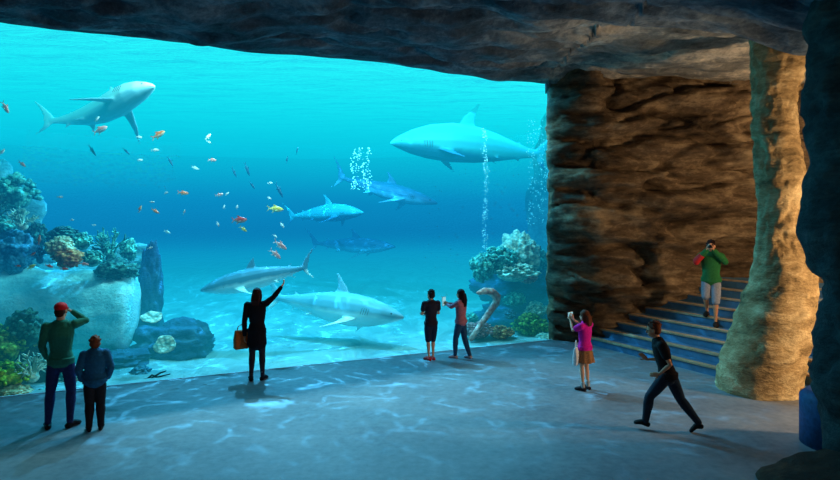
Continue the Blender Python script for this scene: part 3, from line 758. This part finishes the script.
    for s in (1,-1):
        q = bmesh.new(); ell(q, hp_(s*.018,.0435,.0), (.0062*hk,.005*hk,.0045*hk), HR, 2)
        bmesh.ops.transform(q, matrix=S, verts=q.verts); from_bm('eye', q, M_BLACK, body)
    q = bmesh.new(); ell(q, hp_(0,.047,-.033), (.014*hk,.004*hk,.004*hk), HR, 2); bmesh.ops.transform(q, matrix=S, verts=q.verts); from_bm('mouth', q, LIP, body)
    for it in outfit:
        k, mat = it[0], it[1]; op = it[2] if len(it) > 2 else {}
        if k in ('shirt', 'jacket', 'coat', 'sweater'):
            def f(q):
                torso(q, op.get('g', .008), .12, .97 if k != 'coat' else 1, 0); tube(q, [J['pelvis']+V(0,0,.03), J['pelvis']+V(0,0,-.02)], [(.092*b+op.get('g', .008), .072*b+op.get('g', .008))]*2, 24, (J['shR']-J['shL']).normalized(), False)
                for s in ('L','R'): arm(q, s, op.get('ga', .006), op.get('sleeve', 1.0))
                if op.get('skirt'):
                    p = J['pelvis']; L = op['skirt']
                    tube(q, [p+V(0,0,.06), p+V(0,-.002,-.0), p+V(0,-.004,-L)], [(.088,.07), (.1*b,.08*b), (.112*b,.088*b)], 20)
            part(k, f, mat, .007, 7)
        elif k in ('trousers', 'jeans', 'leggings', 'shorts'):
            def f(q):
                torso(q, .005, 0, .3); g = op.get('g', .008)
                for s in ('L','R'): leg(q, s, g, op.get('len', 1.0))
            part(k, f, mat)
        elif k == 'skirt':
            def f(q):
                p = J['pelvis']; L = .17
                rings = []
                for j in range(9):
                    t = j/8; ring = []
                    for i in range(40):
                        a = 2*math.pi*i/40; r = .08+.055*t+.008*t*math.sin(a*9)
                        ring.append(p+V(math.cos(a)*r, math.sin(a)*r*.85, .06-(L+.06)*t))
                    rings.append(ring)
                ring_loft(q, rings)
            part(k, f, mat)
        elif k == 'shoes':
            for s in ('L','R'): part('shoe', lambda q, s=s: foot(q, s, op.get('g', .006), op.get('h', 0)), mat, .006)
        elif k == 'socks':
            for s in ('L','R'): part('sock', lambda q, s=s: tube(q, [J['an'+s], J['an'+s].lerp(J['kn'+s], .22)], [.022*b, .026*b], 12), mat, .006)
        elif k == 'short_hair':
            def f(q):
                ell(q, hp_(0,-.014,.024), (.047*hk,.054*hk,.05*hk), HR, 3); ell(q, hp_(0,-.026,-.002), (.045*hk,.038*hk,.048*hk), HR, 3)
                rr = random.Random(int(px))
                for i in range(26):
                    a = rr.uniform(0, 6.28); el_ = rr.uniform(.1, 1.5); v = V(math.cos(a)*math.cos(el_)*.046, math.sin(a)*math.cos(el_)*.054-.014, math.sin(el_)*.052+.022)
                    if v.y > .03 and v.z < .035: continue
                    p = hp_(*v); tube(q, [p, p+(sdv*v.x+fw*(v.y-.01)+upv*.02).normalized()*.006], [.011*hk, .008*hk], 6)
            part('hair', f, mat, .006, 1)
        elif k == 'long_hair':
            L = op.get('L', .12); w = op.get('w', .042)
            def f(q):
                ell(q, hp_(0,-.012,.02), (.049*hk,.057*hk,.053*hk), HR, 3)
                tube(q, [hp_(0,-.03,.02), hp_(0,-.046,-.03), hp_(0,-.05,-.03-L*.5), hp_(0,-.052,-.03-L)], [(w*hk,.03), (w*1.1*hk,.028), (w*1.15*hk,.024), (w*.7*hk,.014)], 14, sdv)
                for s in (1,-1): tube(q, [hp_(s*.036,-.006,.03), hp_(s*.044,-.012,-.03), hp_(s*.044,-.022,-.03-L*.5)], [.016*hk,.017*hk,.013*hk], 10)
                for i in range(7):
                    x = (i-3)*.011; tube(q, [hp_(x,-.066,.0), hp_(x*1.2,-.075,-.03-L*.4), hp_(x,-.066,-.03-L*.95)], [.008,.009,.006], 6)
            part('hair', f, mat, .006, 1)
        elif k == 'pony_hair':
            def f(q):
                ell(q, hp_(0,-.014,.022), (.048*hk,.055*hk,.05*hk), HR, 3); ell(q, hp_(0,-.034,-.004), (.04*hk,.032*hk,.04*hk), HR, 2)
                tube(q, [hp_(0,-.06,.03), hp_(0,-.088,.01), hp_(0,-.092,-.04), hp_(0,-.08,-.09)], [.016,.022,.02,.01], 10)
            part('hair', f, mat, .006, 1)
        elif k == 'cap':
            def f(q):
                ell(q, hp_(0,-.01,.032), (.05*hk,.058*hk,.044*hk), HR, 3)
                tube(q, [hp_(0,.03,.026), hp_(0,.06,.022), hp_(0,.09,.014)], [(.042*hk,.006), (.04*hk,.005), (.028*hk,.005)], 14, sdv)
            part('cap', f, mat, .006, 1)
        elif k == 'back_hair':
            part('hair', lambda q: (ell(q, hp_(0,-.03,-.004), (.043*hk,.035*hk,.036*hk), HR, 3), ell(q, hp_(0,-.04,-.03), (.034*hk,.02*hk,.02*hk), HR, 2)), mat, .006, 1)
        elif k == 'hood':
            part('hood', lambda q: tube(q, [J['neckb']+V(-.05,-.035,.0), J['neckb']+V(0,-.058,-.01), J['neckb']+V(.05,-.035,.0)], [.02,.03,.02], 10), mat, .006)
        elif k == 'red_sleeve':
            part('sleeve', lambda q: tube(q, [J['elR']+V(0,-.01,-.015), J['elR'], J['elR'].lerp(J['wrR'], .55)], [.036,.041,.036], 12), mat, .006, 2, 'red sleeve')
        elif k == 'belt':
            part('belt', lambda q: tube(q, [J['pelvis']+V(0,0,.035), J['pelvis']+V(0,0,.06)], [(.095*b,.076*b)]*2, 20), mat, .006, 1)
    body['_H'] = H
    M = body.matrix_basis.copy()
    def world(v): return M @ (V(*v)*H)
    return body, J, world, M, H
def at_ground(py): return 1800.0/(py-HY)

teal = mp('sage_green_knit', (46,128,108), .85); jeans = mp('blue_denim', (44,56,104), .85); dk = mp('dark_leather', (34,24,26), .5)
person('man in a red cap and green sweater shading his eyes with raised hand', 61, 427, at_ground(427), -24, 1.78,
    dict(elR=(.17,.03,.835), wrR=(.075,.075,.905), hdR=(-.8,.1,.45), elL=(-.128,-.02,.66), wrL=(-.108,.07,.55), hdL=(.3,.5,-.6), shR=(.1,-.005,.818), look=(.25,1,.12),
         hipL=(-.045,0,.52), knL=(-.075,.02,.285), anL=(-.09,.0,.045), toL=(-.105,.085,.014), knR=(.07,.0,.285), anR=(.065,-.03,.045), toR=(.12,.04,.014)),
    [('sweater', teal, dict(g=.009, ga=.007)), ('jeans', jeans, dict(g=.006)), ('shoes', dk), ('back_hair', mp('brown_hair', (70,36,26))), ('cap', mp('red_cap', (226,34,40), .7, .1))], .96, .96)
person('small boy in a blue sweater standing by the man in the red cap', 95, 430, at_ground(430), -28, 1.32,
    dict(elL=(-.15,-.02,.66), elR=(.15,-.02,.66), wrL=(-.125,.05,.54), wrR=(.125,.05,.54), hdL=(.3,.5,-.6), hdR=(-.3,.5,-.6), knL=(-.05,.01,.28), head=(0,.012,.918)),
    [('sweater', mp('petrol_sweater', (38,96,134), .9), dict(g=.02, ga=.015)), ('trousers', mp('charcoal_trousers', (40,34,40)), dict(g=.012)), ('shoes', dk), ('short_hair', mp('auburn_hair', (120,62,40)))], 1.08, 1.12)
w_, J, W, M, H_ = person('long-haired woman in a black coat pointing up with a raised arm', 257, 380, at_ground(380), -6, 1.70,
    dict(elR=(.17,.03,.885), wrR=(.245,.06,.985), hdR=(.5,.25,.8), shR=(.098,0,.825), elL=(-.128,-.02,.64), wrL=(-.13,.0,.49), look=(.15,1,.15),
         anL=(-.058,-.02,.045), toL=(-.075,.06,.014), anR=(.058,.0,.045), toR=(.085,.08,.014)),
    [('coat', mp('black_coat', (26,22,28), .9), dict(g=.012, ga=.008, skirt=.13)), ('leggings', mp('dark_grey_leggings', (44,42,52)), dict(g=.004)), ('socks', mp('white_socks', (190,196,206))), ('shoes', mp('black_sneakers', (22,22,28))), ('long_hair', mp('dark_brown_hair', (58,28,26)), dict(L=.1))], .94, .96)
def bag(name, label, centre, size, mat, rotz, strap_top, strap_mat=None):
    root = bpy.data.objects.new(name, None); col.objects.link(root); root.location = centre; root.rotation_euler = (0,0,rotz); tag(root, label, 'bag')
    q = bmesh.new(); w, dpt, h = size
    rings = [[(x*w*k, y*dpt*k2, z*h) for x, y in ((-.5,-.3),(-.45,-.5),(.45,-.5),(.5,-.3),(.5,.3),(.45,.5),(-.45,.5),(-.5,.3))] for z, k, k2 in ((-.5,.9,.8),(-.45,1,1),(0,1.02,1.05),(.42,.88,.6),(.5,.84,.3))]
    ring_loft(q, rings); from_bm('pouch', q, mat, root)
    q = bmesh.new(); tube(q, [(-w*.3,0,h*.45), (-w*.22,0,h*.5+strap_top*.7), (0,0,h*.5+strap_top), (w*.22,0,h*.5+strap_top*.7), (w*.3,0,h*.45)], [.009]*5, 8)
    from_bm('handle', q, strap_mat or mat, root)
bp = W((-.135,.02,.425))
bag('handbag', 'tan orange handbag hanging from the hand of the woman in the black coat', bp+V(-.06,0,.02), (.26,.14,.34), mp('tan_leather', (196,96,44), .6), R(35), .1)
person('boy in a dark T-shirt, dark shorts and red shoes watching with folded arms', 431, 360, at_ground(360), -20, 1.46,
    dict(elL=(-.13,.02,.66), elR=(.125,.02,.66), wrL=(.01,.1,.675), wrR=(-.03,.105,.655), anL=(-.036,-.01,.045), anR=(.032,.0,.045), knL=(-.04,.012,.285), knR=(.036,.012,.285), toL=(-.07,.07,.014), toR=(.03,.09,.014), look=(-.4,1,0)),
    [('shirt', mp('black_tee', (44,38,48)), dict(g=.012, ga=.011, sleeve=.3)), ('shorts', mp('navy_shorts', (34,44,64)), dict(len=.5, g=.010)), ('shoes', mp('red_shoes', (190,40,36)), dict(g=.008)), ('short_hair', mp('black_brown_hair', (40,26,24)))], .98, 1.06)
g_, J, W, M, H_ = person('long-haired girl in a pinkish top and jeans lifting a phone toward the glass', 461, 358, at_ground(358), -58, 1.46,
    dict(elL=(-.11,.10,.745), elR=(.10,.10,.745), wrL=(-.03,.22,.765), wrR=(.03,.22,.765), hdL=(.15,1,.3), hdR=(-.15,1,.3), anL=(-.05,.07,.045), knL=(-.05,.06,.285), toL=(-.06,.16,.014), anR=(.05,-.115,.045), knR=(.05,-.03,.285), toR=(.07,-.03,.014)),
    [('shirt', mp('dusty_pink_top', (168,104,116)), dict(g=.014, ga=.007)), ('jeans', mp('slate_jeans', (40,74,108)), dict(g=.009)), ('shoes', mp('pale_pink_shoes', (196,170,176))), ('long_hair', mp('very_dark_hair', (38,22,26)), dict(L=.15, w=.046))], 1.0, 1.05)
def phone(label, c, dirv, w=.075, h=.15, flip=False):
    root = bpy.data.objects.new('phone', None); col.objects.link(root); root.location = c; tag(root, label, 'phone')
    root.rotation_euler = (0, 0, math.atan2(-dirv.x, dirv.y))
    q = bmesh.new(); box(q, (0,0,0), (w, .01, h), None, .004); from_bm('case', q, mp('white_plastic', (225,228,230), .4), root)
    q = bmesh.new(); box(q, (0,-.0055,0), (w*.88, .003, h*.9)); e = NT('lit_screen'); em = e.n('ShaderNodeEmission'); em.inputs['Color'].default_value = (.35,.8,.9,1); em.inputs['Strength'].default_value = .8; e.l(em.outputs[0], e.out.inputs['Surface'])
    from_bm('screen', q, e.m, root, False)
dv = (M.to_3x3() @ V(0,1,0))
phone('white phone with a lit screen held up by the girl in jeans', W((0,.285,.80)), dv, .16, .2)
p_, J, W, M, H_ = person('girl in a magenta T-shirt and brown skirt holding a phone up in both hands', 585, 390, at_ground(390), -42, 1.38,
    dict(elL=(-.13,.09,.75), elR=(.12,.08,.75), wrL=(-.035,.19,.855), wrR=(.03,.19,.855), hdL=(.1,.3,.9), hdR=(-.1,.3,.9), look=(-.1,1,0)),
    [('shirt', mp('magenta_tee', (214,30,150), .85, .1), dict(g=.014, ga=.012, sleeve=.3)), ('skirt', mp('brown_check_skirt', (150,104,70), .85, .5, 60)), ('socks', mp('grey_socks', (170,170,170))), ('shoes', mp('dark_shoes', (50,40,44))), ('long_hair', mp('chestnut_hair', (92,50,34)), dict(L=.09, w=.04))], 1.0, 1.06)
dv = (M.to_3x3() @ V(0,1,0))
phone('white phone held overhead by the girl in the magenta T-shirt', W((0,.215,.92)), dv, .15, .08)
bag('shoulder_bag', 'white cloth bag hanging at the side of the girl in the brown skirt', W((-.15,.03,.44)), (.12,.07,.3), mp('white_cloth', (222,220,224), .85), R(50), .12)
person('boy in a black T-shirt and dark jeans running across the hall', 668, 431, at_ground(431), -62, 1.56,
    dict(pelvis=(0,.0,.50), waist=(0,.025,.585), chest=(0,.055,.70), neckb=(0,.085,.795), head=(0,.125,.895), shL=(-.1,.04,.775), shR=(.1,.10,.775),
         elL=(-.125,-.03,.625), wrL=(-.12,.06,.53), elR=(.13,.06,.61), wrR=(.09,.19,.60), hdL=(.1,.8,-.2), hdR=(-.2,.6,.6), look=(-.15,1,-.05),
         hipL=(-.045,.01,.495), knL=(-.05,.15,.30), anL=(-.045,.185,.075), toL=(-.05,.27,.05), hipR=(.045,-.01,.495), knR=(.05,-.10,.285), anR=(.05,-.245,.10), toR=(.055,-.185,.016)),
    [('shirt', mp('jet_tee', (24,20,22)), dict(g=.014, ga=.012, sleeve=.3)), ('jeans', mp('inky_jeans', (28,38,52)), dict(g=.012)), ('shoes', mp('black_shoes', (20,20,22))), ('short_hair', mp('mid_brown_hair', (92,52,34)))], .98, 1.06, SKIN2)
s_, J, W, M, H_ = person('man in a green jacket and grey shorts taking a picture on the stairs', 711, 326, 12.7, -150, 1.82,
    dict(elL=(-.15,.06,.75), elR=(.15,.06,.75), wrL=(-.04,.115,.875), wrR=(.04,.115,.875), hdL=(.2,.2,.9), hdR=(-.2,.2,.9), look=(.1,1,-.05),
         pelvis=(0,-.03,.53), hipL=(-.045,-.03,.525), hipR=(.045,-.03,.525), anR=(.05,-.13,.14), knR=(.055,.02,.34), toR=(.06,-.04,.108), anL=(-.05,.02,.045), knL=(-.052,.03,.285), toL=(-.06,.12,.014)),
    [('red_sleeve', mp('red_cloth', (190,44,44))), ('jacket', mp('green_jacket', (44,104,58), .85), dict(g=.02, ga=.014, lo=0)), ('shorts', mp('grey_shorts', (136,138,150)), dict(len=.5, g=.014)), ('shoes', mp('brown_black_shoes', (40,32,30)), dict(g=.008)), ('hood', mp('pale_hood', (150,170,130))), ('short_hair', mp('black_brown_hair', (40,26,24)))], 1.0, .98, SKIN2, zbase=.68)
cam_root = bpy.data.objects.new('camera', None); col.objects.link(cam_root); cam_root.location = W((0,.125,.93)); cam_root.rotation_euler = (0,0,R(150))
tag(cam_root, 'small dark camera held to the face of the man on the stairs', 'camera')
q = bmesh.new(); box(q, (0,0,0), (.13,.06,.085), None, .01); from_bm('camera_body', q, mp('black_plastic', (26,26,28), .4), cam_root)
q = bmesh.new(); tube(q, [(0,.03,0),(0,.085,0)], [.033,.03], 16, round_ends=False); from_bm('lens', q, M_BLACK, cam_root)

# ------------------------------------------------------------------ lights
def area(name, loc, target, sx, sy, power, color):
    l = bpy.data.lights.new(name, 'AREA'); l.shape = 'RECTANGLE'; l.size = sx; l.size_y = sy; l.energy = power; l.color = color
    o = bpy.data.objects.new(name, l); col.objects.link(o); o.location = loc
    o.rotation_euler = (Vector(target)-Vector(loc)).to_track_quat('-Z', 'Y').to_euler(); return o
# the sun on the tank, its caustic net and fades painted into the lamp's strength
l = bpy.data.lights.new('tank_sun', 'SPOT'); l.energy = 5600; l.shadow_soft_size = .04; l.spot_size = R(150); l.spot_blend = .4; l.color = (.18, .6, 1)
l.use_nodes = True; nt = l.node_tree
em = [n for n in nt.nodes if n.type == 'EMISSION'][0]
def nn(k, **kw):
    n = nt.nodes.new(k)
    for a, b in kw.items(): setattr(n, a, b)
    return n
def mm(op, a, b=None, clamp=False):
    n = nn('ShaderNodeMath', operation=op, use_clamp=clamp)
    for i, v in enumerate((a, b)):
        if v is None: continue
        if isinstance(v, (int, float)): n.inputs[i].default_value = v
        else: nt.links.new(v, n.inputs[i])
    return n.outputs[0]
tc = nn('ShaderNodeNewGeometry'); sp = nn('ShaderNodeSeparateXYZ'); nt.links.new(tc.outputs['Incoming'], sp.inputs[0])
az = mm('MAXIMUM', mm('ABSOLUTE', sp.outputs['Z']), .08)
cb = nn('ShaderNodeCombineXYZ'); nt.links.new(mm('MULTIPLY', mm('DIVIDE', sp.outputs['X'], az), 8), cb.inputs[0]); nt.links.new(mm('MULTIPLY', mm('DIVIDE', sp.outputs['Y'], az), 8), cb.inputs[1])
nz = nn('ShaderNodeTexNoise'); nz.inputs['Scale'].default_value = .9; nz.inputs['Detail'].default_value = 3; nt.links.new(cb.outputs[0], nz.inputs['Vector'])
vm = nn('ShaderNodeVectorMath', operation='MULTIPLY_ADD'); nt.links.new(nz.outputs['Color'], vm.inputs[0]); vm.inputs[1].default_value = (1.5,1.5,0); nt.links.new(cb.outputs[0], vm.inputs[2])
vo = nn('ShaderNodeTexVoronoi', feature='DISTANCE_TO_EDGE'); vo.inputs['Scale'].default_value = 1.9; nt.links.new(vm.outputs[0], vo.inputs['Vector'])
n2 = nn('ShaderNodeTexNoise'); n2.inputs['Scale'].default_value = 1.7; nt.links.new(cb.outputs[0], n2.inputs['Vector'])
msk = mm('MULTIPLY', mm('SUBTRACT', n2.outputs['Fac'], .455), 9, True)
rl = mm('DIVIDE', mm('SUBTRACT', 1.0, az), .42, True)
dy = mm('MULTIPLY', mm('DIVIDE', mm('ABSOLUTE', sp.outputs['Y']), az), 8.2)
dx = mm('MULTIPLY', mm('DIVIDE', mm('ABSOLUTE', sp.outputs['X']), az), 8.2)
fd = mm('MULTIPLY', mm('SUBTRACT', 9.6, dy), .24, True)
shade = mm('SUBTRACT', 1.0, mm('MULTIPLY', mm('MULTIPLY', mm('SUBTRACT', dx, 5.5), .2, True), .65))
msk = mm('MULTIPLY', msk, fd)
line = mm('SUBTRACT', 1.0, mm('DIVIDE', vo.outputs['Distance'], .045), True)
nt.links.new(mm('MULTIPLY', mm('ADD', mm('ADD', .34, mm('MULTIPLY', fd, .95)), mm('MULTIPLY', mm('MULTIPLY', line, msk), 7.5)), shade), em.inputs['Strength'])
o = bpy.data.objects.new('tank_sun', l); col.objects.link(o); o.location = (-4, 16, 8.2); o.rotation_euler = (R(-12), 0, 0)
area('tank_soft_fill', (-2.5, 17, 7.4), (-2.5, 10, 0), 14, 4, 1700, (.07, .56, 1))  # soft cyan fill added above the tank, out of view, for the hall floor
# warm lamp in the passage behind the dark rock column
l = bpy.data.lights.new('passage_lamp', 'POINT'); l.energy = 820; l.shadow_soft_size = .25; l.color = (1, .74, .45)
o = bpy.data.objects.new('passage_lamp', l); col.objects.link(o); o.location = (8.6, 7.7, 2.3); o.visible_glossy = False
l = bpy.data.lights.new('stair_fill', 'POINT'); l.energy = 170; l.shadow_soft_size = .2; l.color = (1, .74, .45)  # added warm fill out of view, brightens stairs, wall top and ceiling
o = bpy.data.objects.new('stair_fill', l); col.objects.link(o); o.location = (10.0, 12.2, 4.4); o.visible_glossy = False
# added fill strip over the glass edge, out of view, brightens reef and fish
la = area('tank_front_fill', ((a3.x+b3.x)/2+GN.x*.35, (a3.y+b3.y)/2+GN.y*.35, 6.5), ((a3.x+b3.x)/2+GN.x*4, (a3.y+b3.y)/2+GN.y*3, 1.6), 12, .2, 1500, (.55, .95, 1))
# faint warm fill of the hall behind the viewer
area('hall_fill', (0, -3.5, 5.2), (1, 9, 1.5), 6, 2, 50, (1, .84, .7))

w = bpy.data.worlds.new('World'); sc.world = w; w.use_nodes = True
w.node_tree.nodes['Background'].inputs[0].default_value = (.05, .12, .16, 1); w.node_tree.nodes['Background'].inputs[1].default_value = .3
cam = bpy.data.cameras.new('cam'); cam.sensor_width = 36; cam.lens = 36*F/840; cam.shift_y = -24/840; cam.clip_end = 200
c = bpy.data.objects.new('cam', cam); col.objects.link(c); c.location = (0, 0, CH); c.rotation_euler = (R(90), 0, 0); sc.camera = c
sc.view_settings.view_transform = 'Standard'; sc.view_settings.look = 'None'
sc.cycles.use_denoising = True
sc.cycles.max_bounces = 8; sc.cycles.transparent_max_bounces = 12; sc.cycles.volume_bounces = 0
sc.cycles.volume_step_rate = 1.0; sc.cycles.volume_max_steps = 64
sc.cycles.sample_clamp_indirect = 4
